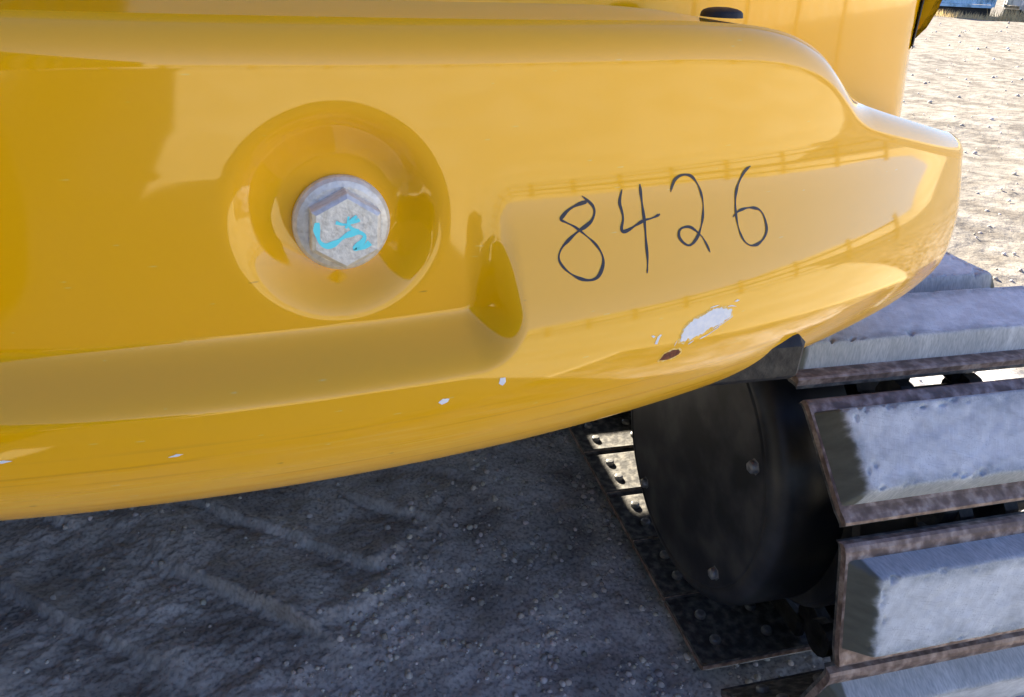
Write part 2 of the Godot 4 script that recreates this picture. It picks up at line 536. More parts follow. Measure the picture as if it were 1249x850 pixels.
func build_bolt(cw: Node3D) -> void:
	var pl := plan(BOLT_A)
	var p: Vector2 = pl[0] + pl[1] * (-0.0029 - 0.024)
	var y := Vector3(pl[1].x, 0, -pl[1].y)
	var x := Vector3.UP.cross(y).normalized()
	var b := Basis(x, y, x.cross(y))
	var xf := Transform3D(b.scaled(Vector3.ONE * 1.07), lp(p.x + 0.004, p.y, BOLT_H - 0.0115))
	var st := mb()
	lathe(st, PackedVector2Array([Vector2(0.0, 0.010), Vector2(0.031, 0.010), Vector2(0.0352, 0.0085), Vector2(0.0378, 0.0058), Vector2(0.0384, 0.0036), Vector2(0.0380, 0.0), Vector2(0.0380, -0.004)]), 64, xf, false)
	obj("bolt_flange", st, mat.zinc, cw)
	# hexagon head with a chamfered crown, a corner pointing up
	st = mb()
	var n := 6
	var R := 0.0305
	var hh := 0.0275
	var spin := deg_to_rad(4.0)
	var rings := [[R, 0.0098], [R, hh - 0.0035], [R * 0.97, hh - 0.0022], [R * 0.875, hh]]
	var c := xf * Vector3(0, hh / 2, 0)
	for k in rings.size() - 1:
		for i in n:
			var q := []
			for e in [[k, i], [k, i + 1], [k + 1, i + 1], [k + 1, i]]:
				var th: float = TAU * e[1] / n + PI / 2 + spin
				q.append(xf * Vector3(rings[e[0]][0] * cos(th), rings[e[0]][1], rings[e[0]][0] * sin(th)))
			face(st, q, c)
	var cap := []
	for i in n:
		var th := TAU * i / n + PI / 2 + spin
		cap.append(xf * Vector3(R * 0.875 * cos(th), hh, R * 0.875 * sin(th)))
	face(st, cap, c)
	var head := obj("bolt_head", st, mat.zinc, cw)
	# turquoise paint-pen mark on the head: local x right, -z up, in millimetres
	st = mb()
	var lines := [[-22, 10, -22.5, 4, -21, -5, -16, -9, -9, -7, -1, -2, 8, 0, 13, -3, 11, -8, 5, -13, 12, -12.5, 17, -9],
		[-8, 9, -2, 7, 6, 8.5, 10, 10], [2, 13, 1, 8, 4, 3, 9, 1], [-1, 4, 3, 9, 8, 13]]
	for k in lines.size():
		var l: Array = lines[k]
		var cv := Curve2D.new()
		for i in l.size() / 2:
			var a := Vector2(l[2 * maxi(i - 1, 0)], l[2 * maxi(i - 1, 0) + 1])
			var d := Vector2(l[2 * mini(i + 1, l.size() / 2 - 1)], l[2 * mini(i + 1, l.size() / 2 - 1) + 1])
			cv.add_point(Vector2(l[2 * i], l[2 * i + 1]), -(d - a) / 6, (d - a) / 6)
		cv.bake_interval = 1.0
		var bk := cv.get_baked_points()
		for e in bk.size() - 1:
			var q := []
			for g in [[e, 1], [e, -1], [e + 1, -1], [e + 1, 1]]:
				var dd := (bk[mini(g[0] + 1, bk.size() - 1)] - bk[maxi(g[0] - 1, 0)]).normalized()
				var wv := (4.6 if k == 0 else 2.6) * (0.85 + 0.3 * sin(g[0] * 0.22 + k * 2))
				var pt: Vector2 = bk[g[0]] + Vector2(-dd.y, dd.x) * wv * 0.5 * g[1]
				pt = pt.limit_length(25.5)
				q.append(xf * Vector3(pt.x / 1000, hh + 0.0004 + 0.00005 * k, -pt.y / 1000))
			face(st, q, c)
	tag(obj("paint_mark", st, mat.cyan, cw), "turquoise paint-pen squiggle on the bolt head")
	# black plug on the counterweight's top
	st = mb()
	var pf := plan(0.447)
	var pp: Vector2 = pf[0] - pf[1] * 0.080
	lathe(st, PackedVector2Array([Vector2(0, 0.0055), Vector2(0.008, 0.0052), Vector2(0.015, 0.0041), Vector2(0.0195, 0.0024), Vector2(0.0215, 0.0004), Vector2(0.0225, -0.004)]), 32, Transform3D(Basis.IDENTITY, lp(pp.x, pp.y, 1.458)))
	tag(obj("rubber_plug", st, mat.rubber, cw), "domed black rubber plug")

# ------------------------------------------------------------------ upper body
func shell(path: Array, prof: Array, called: String, material, parent: Node) -> MeshInstance3D:
	# path: [point, normal] pairs in plan; prof: (offset outward, height) pairs
	var pos := PackedVector3Array()
	for q in prof:
		for p in path:
			var v: Vector2 = p[0] + p[1] * q[0]
			pos.append(lp(v.x, v.y, q[1]))
	return obj(called, grid_mesh(pos, path.size(), prof.size(), PackedVector2Array(), true), material, parent)

func build_body() -> void:
	# engine hood: rear follows the counterweight, rounded rear corners, straight sides
	var path := []
	var ins := 0.17
	var right := []
	for k in 70:
		var a := -0.2 + 1.13 * k / 69.0
		var d := a + 0.2
		right.append([Vector2(a, 0.588 + ins + 0.28 * d * d), Vector2(0.56 * d, -1).normalized()])
	var last: Array = right[-1]
	var r := 0.33
	var c: Vector2 = last[0] - last[1] * r
	var th0 := atan2(last[1].x, -last[1].y)
	for k in range(1, 30):
		var th: float = lerp(th0, PI / 2, k / 29.0)
		var n := Vector2(sin(th), -cos(th))
		right.append([c + n * r, n])
	right.append([right[-1][0] + Vector2(0, 0.10), Vector2(1, 0)])
	for k in range(right.size() - 1, 0, -1):
		var q: Array = right[k]
		path.append([Vector2(-0.4 - q[0].x, q[0].y), Vector2(-q[1].x, q[1].y)])
	path.append_array(right)
	var prof := []
	for k in 33:
		var h := 1.06 + k * 0.045
		prof.append([0.014 * exp(-pow((h - 1.25) / 0.10, 2)) - 0.006 * smoothstep(1.22, 1.62, h), h])
	for k in range(1, 8):
		var b := k / 7.0 * PI / 2
		prof.append([-0.006 - 0.08 * (1 - cos(b)), 2.50 + 0.08 * sin(b)])
	prof.append([-0.5, 2.585])
	prof.append([-1.0, 2.585])
	shell(path, prof, "engine_hood", mat.yellow, excavator)
	var edge: Vector2 = right[-1][0]
	# side doors: they wrap the corner, proud of the hood, with a dark gap along their rear edge
	for s in [1.0, -1.0]:
		var dpth := []
		var th1 := deg_to_rad(51.0)
		var n1 := Vector2(sin(th1), -cos(th1))
		var t1 := Vector2(cos(th1), sin(th1))
		var off := 0.022
		for k in 5: dpth.append([c + n1 * (r - 0.05 + 0.02 * k) + t1 * 0.012, n1])
		for k in 7:
			var b := PI / 2 * k / 6.0
			dpth.append([c + n1 * (r + off - 0.03 + 0.03 * sin(b)) + t1 * (0.012 + 0.03 * (1 - cos(b))), n1])
		for k in range(1, 16):
			var th: float = lerp(th1 + 0.16, PI / 2, k / 15.0)
			var n := Vector2(sin(th), -cos(th))
			dpth.append([c + n * (r + off), n])
		dpth.append([Vector2(dpth[-1][0].x, 4.1), Vector2(1, 0)])
		dpth.append([Vector2(0.9, 4.14), Vector2(0, 1)])
		for q in dpth:
			if s < 0:
				q[0].x = -0.4 - q[0].x
				q[1].x = -q[1].x
		if s < 0: dpth.reverse()
		var dprof := [[-0.12, 1.382], [-0.075, 1.380], [-0.06, 1.383], [-0.042, 1.392], [-0.026, 1.406], [-0.014, 1.423], [-0.005, 1.45], [0.0, 1.48]]
		for k in 7: dprof.append([0.0, 1.5 + 0.16 * k])
		dprof.append([-0.03, 2.49])
		dprof.append([-0.2, 2.50])
		shell(dpth, dprof, "side_door", mat.yellow, excavator)
	# black strip standing in for the dark gap beside the door
	for s in [1.0, -1.0]:
		var gp := []
		for k in 9:
			var th := deg_to_rad(44.0 + 3.0 * k)
			var n := Vector2(sin(th), -cos(th))
			gp.append([c + n * (r + 0.0025), n])
		for q in gp:
			if s < 0:
				q[0].x = -0.4 - q[0].x
				q[1].x = -q[1].x
		if s < 0: gp.reverse()
		shell(gp, [[0.0, 1.39], [-0.006, 1.62], [-0.006, 2.45]], "dark_gap_strip", mat.gap, excavator)
	var st := mb()
	box(st, Vector3(2.3, 1.0, 1.7), Transform3D(Basis.IDENTITY, lp(-0.2, edge.y + 0.98, 1.62)), 0.03)
	obj("inner_bulkhead", st, mat.gap, excavator)
	st = mb()
	box(st, Vector3(2.3, 0.12, 2.48), Transform3D(Basis.IDENTITY, lp(-0.2, 2.44, 1.12)), 0.02)
	box(st, Vector3(2.1, 0.14, 0.9), Transform3D(Basis.IDENTITY, lp(-0.545, 4.13, 1.12)), 0.02)  # unseen front extension, sized to block sun from the ground
	box(st, Vector3(1.5, 0.06, 0.5), Transform3D(Basis.IDENTITY, lp(-0.2, 0.93, 1.085)), 0.01)
	obj("revolving_frame", st, mat.steel_dark, excavator)
	st = mb()
	box(st, Vector3(1.0, 1.7, 1.75), Transform3D(Basis.IDENTITY, lp(-1.0, 3.35, 2.1)), 0.09)
	var cab := obj("cab", st, mat.yellow, excavator)
	st = mb()
	box(st, Vector3(0.8, 0.75, 0.02), Transform3D(Basis.IDENTITY, lp(-1.0, 2.472, 2.45)), 0.006)
	obj("cab_window", st, mat.glass, cab)
	# boom: a bent box girder
	st = mb()
	var bo := PackedVector2Array()
	for q in [[3.0, 1.6], [3.4, 1.2], [4.9, 3.4], [6.4, 5.0], [6.2, 5.3], [4.5, 4.0]]: bo.append(Vector2(U0 - q[0], q[1]))
	prism(st, bo, -0.25, 0.25, Transform3D(Basis(Vector3(0, 0, 1), Vector3(0, 1, 0), Vector3(1, 0, 0)), lp(0.0, U0, 0)))
	obj("boom", st, mat.yellow, excavator)

# ------------------------------------------------------------------ tracks
const TC_U := 1.12
const TC_H := 0.478
const TR := 0.42
const PITCH := 0.213
const SHOE_A := 0.765
const SHOE_W := 0.64

func shoe_frames() -> Array:     # [u, h, angle]
	var f := []
	for k in range(12, -1, -1): f.append([1.27 + PITCH * k, TC_H + TR, 0.0])
	for d in [8, 41, 74, 107, 141]:
		var t := deg_to_rad(d)
		f.append([TC_U - sin(t) * TR, TC_H + cos(t) * TR, t])
	for k in 13: f.append([1.13 + PITCH * k, TC_H - TR, PI])
	var end: float = f[0][0] + 0.1
	for d in [-20, -55, -90, -125, -160]:
		var t := deg_to_rad(d)
		f.append([end - sin(t) * TR, TC_H + cos(t) * TR, t])
	return f

func shoe_mesh() -> Mesh:
	# section in (z = towards the trailing edge, y = outward); worn outside, dusty inside and darkened there for the shade
	var turned := Basis(Vector3(0, 0, 1), Vector3(0, 1, 0), Vector3(1, 0, 0))
	var m: ArrayMesh
	for skin in 2:
		var o := PackedVector2Array()
		var top := [[-0.103, -0.009], [-0.099, -0.004], [-0.092, -0.001], [-0.083, 0.0], [0.086, 0.0], [0.098, 0.003], [0.107, 0.004], [0.111, 0.001]]
		for q in top: o.append(Vector2(q[0], q[1] if skin == 0 else q[1] - 0.0122))
		top.reverse()
		for q in top: o.append(Vector2(q[0] * 0.995, q[1] - (0.012 if skin == 0 else 0.019)))
		var st := mb()
		prism(st, o, 0.0 + 0.001 * skin, SHOE_W - 0.001 * skin, Transform3D(turned, Vector3.ZERO))
		st.set_material(mat.steel_worn if skin == 0 else mat.steel_inner)
		m = st.commit() if skin == 0 else st.commit(m)
	return m

# worn rubber of a pad: pale and scuffed on top, olive dirt on its sloping edges, fine scratches and nicks
func pad_material(sd: int) -> StandardMaterial3D:
	var w := 768
	var h := 224
	var im := Image.create(w, h, false, Image.FORMAT_RGB8)
	var n := FastNoiseLite.new()
	n.seed = sd
	n.frequency = 1.0
	n.fractal_octaves = 5
	for j in h:
		for i in w:
			var x := SHOE_W * i / w
			var z := 0.17 * j / h
			var e := minf(minf(x, SHOE_W - x), minf(z, 0.17 - z))
			var big := n.get_noise_2d(x * 7, z * 11)
			var mid := n.get_noise_2d(x * 34 + 9, z * 40)
			var small := n.get_noise_2d(x * 200, z * 200 + 7)
			var scr := n.get_noise_2d((x + z * 0.45) * 420, (z - x * 0.25) * 14)
			var scr2 := n.get_noise_2d((x * 0.3 - z) * 380 + 60, (x + z * 0.3) * 12)
			var v: float = 0.66 + 0.16 * big + 0.09 * mid + 0.05 * small
			v += 0.07 * smoothstep(0.18, 0.4, scr) - 0.10 * smoothstep(0.28, 0.5, scr2)
			if absf(mid) < 0.012 and big > 0.05: v *= 0.7
			var rim := smoothstep(0.046, 0.008, e + 0.022 * big + 0.008 * mid)
			var ends := smoothstep(0.027, 0.018, minf(x, SHOE_W - x) + 0.006 * mid)
			var c := Color(v, v * 1.02, v * 1.0).lerp(Color(0.25, 0.285, 0.30), 0.75 * rim * (0.7 + 0.6 * small))
			c = c.lerp(Color(0.15, 0.155, 0.125) * (1 + 0.25 * mid), ends)
			im.set_pixel(i, j, Color(clampf(c.r, 0.01, 1), clampf(c.g, 0.01, 1), clampf(c.b, 0.01, 1)).linear_to_srgb())
	var m := std(Color(1, 1, 1), 0.75)
	m.metallic_specular = 0.35
	m.albedo_texture = ImageTexture.create_from_image(im)
	return m

func pad_mesh(sd: int) -> Mesh:
	# a worn block with sloping ends; a height grid over its base
	var nz := 44
	var nx := 110
	var lx := SHOE_W - 0.010
	var lz := 0.158
	var hgt := 0.047
	var n := FastNoiseLite.new()
	n.seed = sd
	n.frequency = 9.0
	n.fractal_octaves = 4
	var pos := PackedVector3Array()
	var uvs := PackedVector2Array()
	for j in nz + 1:
		for i in nx + 1:
			# more rows near the edges
			var fx := 0.5 - 0.5 * cos(PI * i / nx)
			var fz := 0.5 - 0.5 * cos(PI * j / nz)
			fx = lerp(fx, float(i) / nx, 0.35)
			fz = lerp(fz, float(j) / nz, 0.35)
			var x := 0.005 + lx * fx
			var z := -0.078 + lz * fz
			var w := n.get_noise_3d(x * 0.6, z, 3.1)
			var w2 := n.get_noise_3d(x * 4, z * 4, 9.7)
			var dx := minf(x - 0.005, 0.005 + lx - x) / (0.022 + 0.005 * w)
			var dz := minf(z + 0.078, 0.08 - z) / (0.010 + 0.003 * w)
			var e := minf(dx, dz)
			if e < 1.35 and absf(dx - dz) < 0.5: e -= 0.25 * (0.5 - absf(dx - dz)) * (0.5 - absf(dx - dz)) * 2
			var y: float = hgt * (e if e < 0.8 else minf(1.0, 0.8 + 0.2 * (1 - pow(maxf(0.0, 1 - (e - 0.8) / 0.45), 2))))
			var on := clampf(e, 0.0, 1.0)
			y += on * (0.0030 * w + 0.0016 * w2)
			if absf(w2) > 0.38 and e > 0.9 and e < 2.2: y -= 0.004 * (absf(w2) - 0.38) * 8
			pos.append(Vector3(x, maxf(y, -0.001), z))
			uvs.append(Vector2(fx, fz))
	return grid_mesh(pos, nx + 1, nz + 1, uvs, false)

func build_track() -> void:
	var trk := empty("crawler_track", excavator)
	trk.position = lp(SHOE_A, 0, 0) * Vector3(1, 0, 0)
	var frames := shoe_frames()
	var sm := shoe_mesh()
	var pm := []
	for k in 4: pm.append(pad_mesh(60 + k))
	var bt := mb()
	var prof := PackedVector2Array([Vector2(0, 0.014), Vector2(0.009, 0.0135), Vector2(0.0125, 0.011), Vector2(0.0135, 0.007), Vector2(0.0135, 0.0), Vector2(0.017, 0.0), Vector2(0.017, -0.004)])
	lathe(bt, prof, 16, Transform3D(Basis(Vector3.RIGHT, Vector3.DOWN, Vector3.FORWARD), Vector3.ZERO), false)
	var bm := bt.commit()
	# a link pair: two plates with a boss at each end, a bushing and a pin
	var lk := mb()
	for s in [-1.0, 1.0]:
		for b in 2:
			var lo := PackedVector2Array()
			var z0: float = [-0.085, 0.085][b]
			for q in 14:
				var th := TAU * q / 14
				lo.append(Vector2(z0 + 0.042 * cos(th), 0.042 * sin(th)))
			prism(lk, lo, -0.014, 0.014, Transform3D(Basis(Vector3(0, 0, 1), Vector3(0, 1, 0), Vector3(-1, 0, 0)), Vector3(0.33 + s * (0.062 + 0.014 * (b * 2 - 1)), -0.092, 0)))
		box(lk, Vector3(0.026, 0.055, 0.15), Transform3D(Basis.IDENTITY, Vector3(0.33 + s * 0.062, -0.050, 0)), 0.006)
	bar(lk, Vector3(0.24, -0.092, 0.085), Vector3(0.42, -0.092, 0.085), 0.022, 16)
	var lm := lk.commit()
	for k in frames.size():
		var f: Array = frames[k]
		var t: float = f[2]
		var b := Basis(Vector3(1, 0, 0), Vector3(0, cos(t), sin(t)), Vector3(0, -sin(t), cos(t)))
		var xf := Transform3D(b, Vector3(0, f[1], U0 - f[0]))
		var shoe := obj("track_shoe", sm, null, trk)
		shoe.transform = xf
		var pad := obj("track_pad", pm[k % 4], mat.pads[(k * 3 + 1) % 4], trk)
		pad.transform = xf
		var link := obj("chain_link", lm, mat.steel_dark, trk)
		link.transform = xf
		if f[0] < 2.6:
			for z in [-0.039, 0.039]:
				for x in [0.062, 0.20]:
					var bo := obj("shoe_bolt", bm, mat.bolt, trk)
					bo.transform = xf * Transform3D(Basis.IDENTITY, Vector3(x, -0.017, z))
	# sprocket, final drive with its round guard, side frame and idler
	var st := mb()
	var gear := PackedVector2Array()
	for k in 66:
		var th := TAU * k / 66.0
		var rr := 0.275 + 0.03 * clampf(1.6 * sin(th * 11), -1, 1)
		gear.append(Vector2(rr * cos(th), rr * sin(th)))
	var ax := Basis(Vector3(0, 0, 1), Vector3(0, 1, 0), Vector3(-1, 0, 0))
	prism(st, gear, -0.03, 0.03, Transform3D(ax, lp(1.09, TC_U, TC_H)))
	obj("sprocket", st, mat.steel_dark, excavator)
	st = mb()
	var dp := PackedVector2Array([Vector2(0, 0.006), Vector2(0.318, 0.0045), Vector2(0.321, 0.001), Vector2(0.325, 0.001), Vector2(0.328, 0.004), Vector2(0.338, 0.002), Vector2(0.352, -0.006), Vector2(0.361, -0.018), Vector2(0.365, -0.036), Vector2(0.365, -0.17), Vector2(0.0, -0.17)])
	var turn := Basis(Vector3(0, 0, 1), Vector3(-1, 0, 0), Vector3(0, -1, 0))
	var gx := Transform3D(turn, lp(0.782, 1.29, 0.513))
	lathe(st, dp, 96, gx)
	var guard := obj("final_drive_guard", st, mat.black, excavator)
	tag(guard, "round black guard plate over the final drive")
	for d in [-26.0, 43.0, 125.0, 205.0, 270.0]:
		var th := deg_to_rad(d)
		st = mb()
		lathe(st, prof, 6, gx * Transform3D(Basis.IDENTITY, Vector3(0.29 * cos(th), 0.005, 0.29 * sin(th))), false)
		obj("guard_bolt", st, mat.bolt, guard)
	st = mb()
	cylinder(st, 0.24, 0.14, Transform3D(Basis(Vector3(0, 1, 0), Vector3(1, 0, 0), Vector3(0, 0, -1)), lp(1.0, TC_U, TC_H)), 48, 0.01)
	obj("final_drive", st, mat.black, excavator)
	st = mb()
	box(st, Vector3(0.34, 0.40, 2.1), Transform3D(Basis.IDENTITY, lp(1.09, 2.6, 0.49)), 0.03)
	obj("track_frame", st, mat.black, excavator)
	st = mb()
	cylinder(st, 0.31, 0.16, Transform3D(Basis(Vector3(0, 1, 0), Vector3(1, 0, 0), Vector3(0, 0, -1)), lp(1.09, 3.93, TC_H)), 48, 0.02)
	obj("idler_wheel", st, mat.steel_dark, excavator)
	st = mb()
	box(st, Vector3(1.1, 0.34, 1.2), Transform3D(Basis.IDENTITY, lp(-0.2, 2.7, 0.62)), 0.05)
	box(st, Vector3(2.3, 0.22, 0.3), Transform3D(Basis.IDENTITY, lp(-0.2, 2.15, 0.52)), 0.04)
	box(st, Vector3(2.3, 0.22, 0.3), Transform3D(Basis.IDENTITY, lp(-0.2, 3.25, 0.52)), 0.04)
	cylinder(st, 0.5, 0.26, Transform3D(Basis.IDENTITY, lp(-0.2, 2.7, 0.92)), 48, 0.01)
	obj("carbody", st, mat.black, excavator)
	# the other track, out of the picture to the left: its belt as one part
	st = mb()
	var belt := PackedVector2Array()
	for k in 40:
		var th := PI * k / 39.0
		belt.append(Vector2(U0 - (TC_U - sin(th) * 0.45), TC_H + cos(th) * 0.45))
	for k in 40:
		var th := PI + PI * k / 39.0
		belt.append(Vector2(U0 - (3.93 - sin(th) * 0.45), TC_H + cos(th) * 0.45))
	prism(st, belt, -1.805, -1.165, Transform3D(Basis(Vector3(0, 0, 1), Vector3(0, 1, 0), Vector3(1, 0, 0)), Vector3(0.2, 0, 0)))
	obj("far_track", st, mat.steel_dark, excavator)

# ------------------------------------------------------------------ ground
const CS := 0.9659258
const SN := 0.2588190
func ground_h(x: float, z: float) -> float:
	var a := x * CS - z * SN
	var u := -x * SN - z * CS
	var dist := sqrt(x * x + z * z)
	var calm := 1.0 - 0.9 * maxf(smoothstep(0.3, 1.2, z), smoothstep(-2.6, -1.2, z) * smoothstep(1.6, 2.4, x))
	var h := calm * 0.012 * noise.get_noise_2d(x * 4, z * 4) + calm * 0.004 * noise.get_noise_2d(x * 17 + 50, z * 17)
	if dist < 4: h += 0.004 * noise.get_noise_2d(x * 55, z * 55 + 9) * (0.6 + noise.get_noise_2d(x * 3, z * 3 + 70))
	# rougher, rutted ground away from the machine
	var far := smoothstep(2.4, 5.0, dist)
	far *= 1.0 - 0.9 * smoothstep(-2.6, -1.0, z)
	h += far * (0.03 * noise.get_noise_2d(x * 1.1, z * 1.6 + 20) + 0.018 * noise.get_noise_2d(x * 5, z * 7 + 80) + 0.16 * noise.get_noise_2d(x * 0.13, z * 0.13))
	# steps pressed by a track that turned here
	var q := 0.61 * a + 0.79 * u + 0.02 * noise.get_noise_2d(x * 2, z * 2 + 33)
	var p := 0.79 * a - 0.61 * u + 0.05 * noise.get_noise_2d(x * 3 + 7, z * 3)
	var on := smoothstep(-0.86, -0.93, p) * smoothstep(-2.3, -1.9, p) * (1 - smoothstep(2.2, 3.0, dist))
	if on > 0:
		var s := fposmod((q - 1.016) / 0.237, 1.0)
		var fade := clampf(0.55 + 1.5 * noise.get_noise_2d(x * 1.6 + 90, z * 1.6), 0.0, 1.2)
		var crumble := noise.get_noise_2d(x * 9 + 5, z * 9)
		var prof := 0.034 * (1 - s) * smoothstep(0.0, 0.085 + 0.05 * crumble, s)
		prof += 0.009 * exp(-pow((s - 0.09) / 0.05, 2)) * (0.5 + crumble)
		h += on * fade * prof
		h += on * (0.004 * noise.get_noise_2d(p * 6, q * 22 + 5) + 0.002 * noise.get_noise_2d(p * 18, q * 60))
	h += 0.022 * exp(-pow((p + 0.86) / 0.07, 2)) * (1 - smoothstep(2.2, 3.0, dist)) * (0.5 + noise.get_noise_2d(x * 6, z * 6))
	# flat under the track
	if a > 0.7 and a < 1.45 and u > 0.9 and u < 4: h = minf(h, 0.012)
	return h

func build_ground() -> void:
	var axis := func(lo: float, hi: float, step: float) -> PackedFloat32Array:
		var l := PackedFloat32Array()
		var x := lo
		while x <= hi:
			l.append(x)
			x += step
		var s := step
		while x < 420:
			l.append(x)
			s = minf(s * 1.055, 30)
			x += s
		s = step
		x = lo - step
		while x > -420:
			l.append(x)
			s = minf(s * 1.055, 30)
			x -= s
		l.sort()
		return l
	var xs: PackedFloat32Array = axis.call(-1.5, 1.3, 0.008)
	var zs: PackedFloat32Array = axis.call(-2.4, -0.95, 0.008)
	var pos := PackedVector3Array()
	var cols := PackedColorArray()
	for z in zs:
		for x in xs:
			pos.append(Vector3(x, ground_h(x, z), z))
			# brownish yard; round the machine paler, light painted in to lift the shade
			var n := noise.get_noise_2d(x * 0.8, z * 0.8)
			var c := Color(0.41, 0.375, 0.32)
			c = c.lerp(Color(0.95, 0.93, 0.90), smoothstep(3.1, 2.3, Vector2(x, z + 1.6).length() + 0.5 * n))
			if absf(x) < 2 and z > -2.8 and z < -0.7:   # dry pale crumbs along the pressed edges
				var a := x * CS - z * SN
				var u := -x * SN - z * CS
				var q := 0.61 * a + 0.79 * u + 0.02 * noise.get_noise_2d(x * 2, z * 2 + 33)
				var p := 0.79 * a - 0.61 * u + 0.05 * noise.get_noise_2d(x * 3 + 7, z * 3)
				var sq := fposmod((q - 1.016) / 0.237, 1.0)
				var k := exp(-pow((sq - 0.07) / 0.055, 2)) * smoothstep(-0.86, -0.93, p) * smoothstep(-2.3, -1.9, p)
				k = maxf(k, 0.6 * exp(-pow((p + 0.86) / 0.05, 2)))
				k *= clampf(0.35 + 1.3 * noise.get_noise_2d(x * 5 + 31, z * 5) + 0.8 * noise.get_noise_2d(x * 40, z * 40), 0, 1)
				c = c.lerp(Color(1.0, 0.98, 0.94), 0.7 * k * clampf(0.35 + 1.8 * noise.get_noise_2d(x * 1.6 + 90, z * 1.6), 0.0, 1.0))
				c = c.lerp(Color(0.50, 0.48, 0.46), 0.5 * clampf(0.2 + 1.6 * noise.get_noise_2d(x * 2.2 + 60, z * 3), 0, 1))
			cols.append(c)
	var g := obj("ground", grid_mesh(pos, xs.size(), zs.size(), PackedVector2Array(), false, cols), mat.earth, self)
	tag(g, "pale dry dirt and gravel yard with track marks pressed in it", "ground", "", "structure")

func build_bounce_slab() -> void:
	# added unseen pale slab, throws light and bright reflections onto the paint
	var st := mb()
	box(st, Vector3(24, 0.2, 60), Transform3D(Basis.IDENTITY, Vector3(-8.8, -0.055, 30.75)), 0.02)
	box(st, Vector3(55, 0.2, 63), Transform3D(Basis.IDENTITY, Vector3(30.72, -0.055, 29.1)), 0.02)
	tag(obj("bounce_slab", st, mat.concrete, self), "added unseen pale slab that bounces light onto the excavator", "slab", "", "structure")

func pebble_mesh(sd: int) -> Mesh:
	var n := FastNoiseLite.new()
	n.seed = sd
	n.frequency = 0.8
	var s := SphereMesh.new()
	s.radius = 1
	s.height = 2
	s.radial_segments = 9
	s.rings = 5
	var arr := s.get_mesh_arrays()
	var v: PackedVector3Array = arr[Mesh.ARRAY_VERTEX]
	for k in v.size(): v[k] = v[k] * (1 + 0.45 * n.get_noise_3dv(v[k] * 1.3)) * Vector3(1, 0.7, 0.85)
	arr[Mesh.ARRAY_VERTEX] = v
	var m := ArrayMesh.new()
	m.add_surface_from_arrays(Mesh.PRIMITIVE_TRIANGLES, arr)
	var st := SurfaceTool.new()
	st.create_from(m, 0)
	st.generate_normals()
	return st.commit()

func scatter(called: String, label: String, count: int, pick: Callable) -> void:
	var mm := MultiMesh.new()
	mm.transform_format = MultiMesh.TRANSFORM_3D
	mm.use_colors = true
	mm.mesh = pebble_mesh(count)
	mm.instance_count = count
	for k in count:
		var q: Array = pick.call()
		var p: Vector3 = q[0]
		var s: float = q[1]
		var b := Basis.from_euler(Vector3(rng.randf_range(-0.5, 0.5), rng.randf() * TAU, rng.randf_range(-0.5, 0.5))).scaled(Vector3.ONE * s)
		mm.set_instance_transform(k, Transform3D(b, p + Vector3(0, s * 0.25, 0)))
		var g := rng.randf_range(0.30, 0.72)
		mm.set_instance_color(k, Color(g, g * rng.randf_range(0.90, 0.97), g * rng.randf_range(0.78, 0.92)))
	var o := MultiMeshInstance3D.new()
	o.name = called
	o.multimesh = mm
	o.material_override = mat.pebble
	add_child(o, true)
	tag(o, label, "gravel", "", "stuff")

func build_stones() -> void:
	scatter("gravel", "small pale stones strewn over the shaded dirt beside the track", 9000, func() -> Array:
		var x := 0.0
		var z := 0.0
		for tries in 12:
			x = rng.randf_range(-1.7, 1.5)
			z = rng.randf_range(-3.0, -0.7)
			var a := x * CS - z * SN
			var u := -x * SN - z * CS
			var p := 0.79 * a - 0.61 * u
			var keep := 0.10 + 0.9 * smoothstep(-1.0, -0.8, p)
			keep *= 0.5 + noise.get_noise_2d(x * 5 + 3, z * 5)
			if rng.randf() < keep: break
		var s := 0.0018 + 0.009 * pow(rng.randf(), 3.5)
		return [Vector3(x, ground_h(x, z), z), s])
	scatter("yard_stones", "stones and clods strewn over the sunlit yard", 4200, func() -> Array:
		var d := 2.6 * pow(14.0, rng.randf())
		var th := deg_to_rad(rng.randf_range(22, 46))
		var x := d * sin(th)
		var z := -d * cos(th)
		var s := (0.0025 + 0.020 * pow(rng.randf(), 9.0)) * (0.7 + d * 0.06)
		return [Vector3(x, ground_h(x, z), z), s])

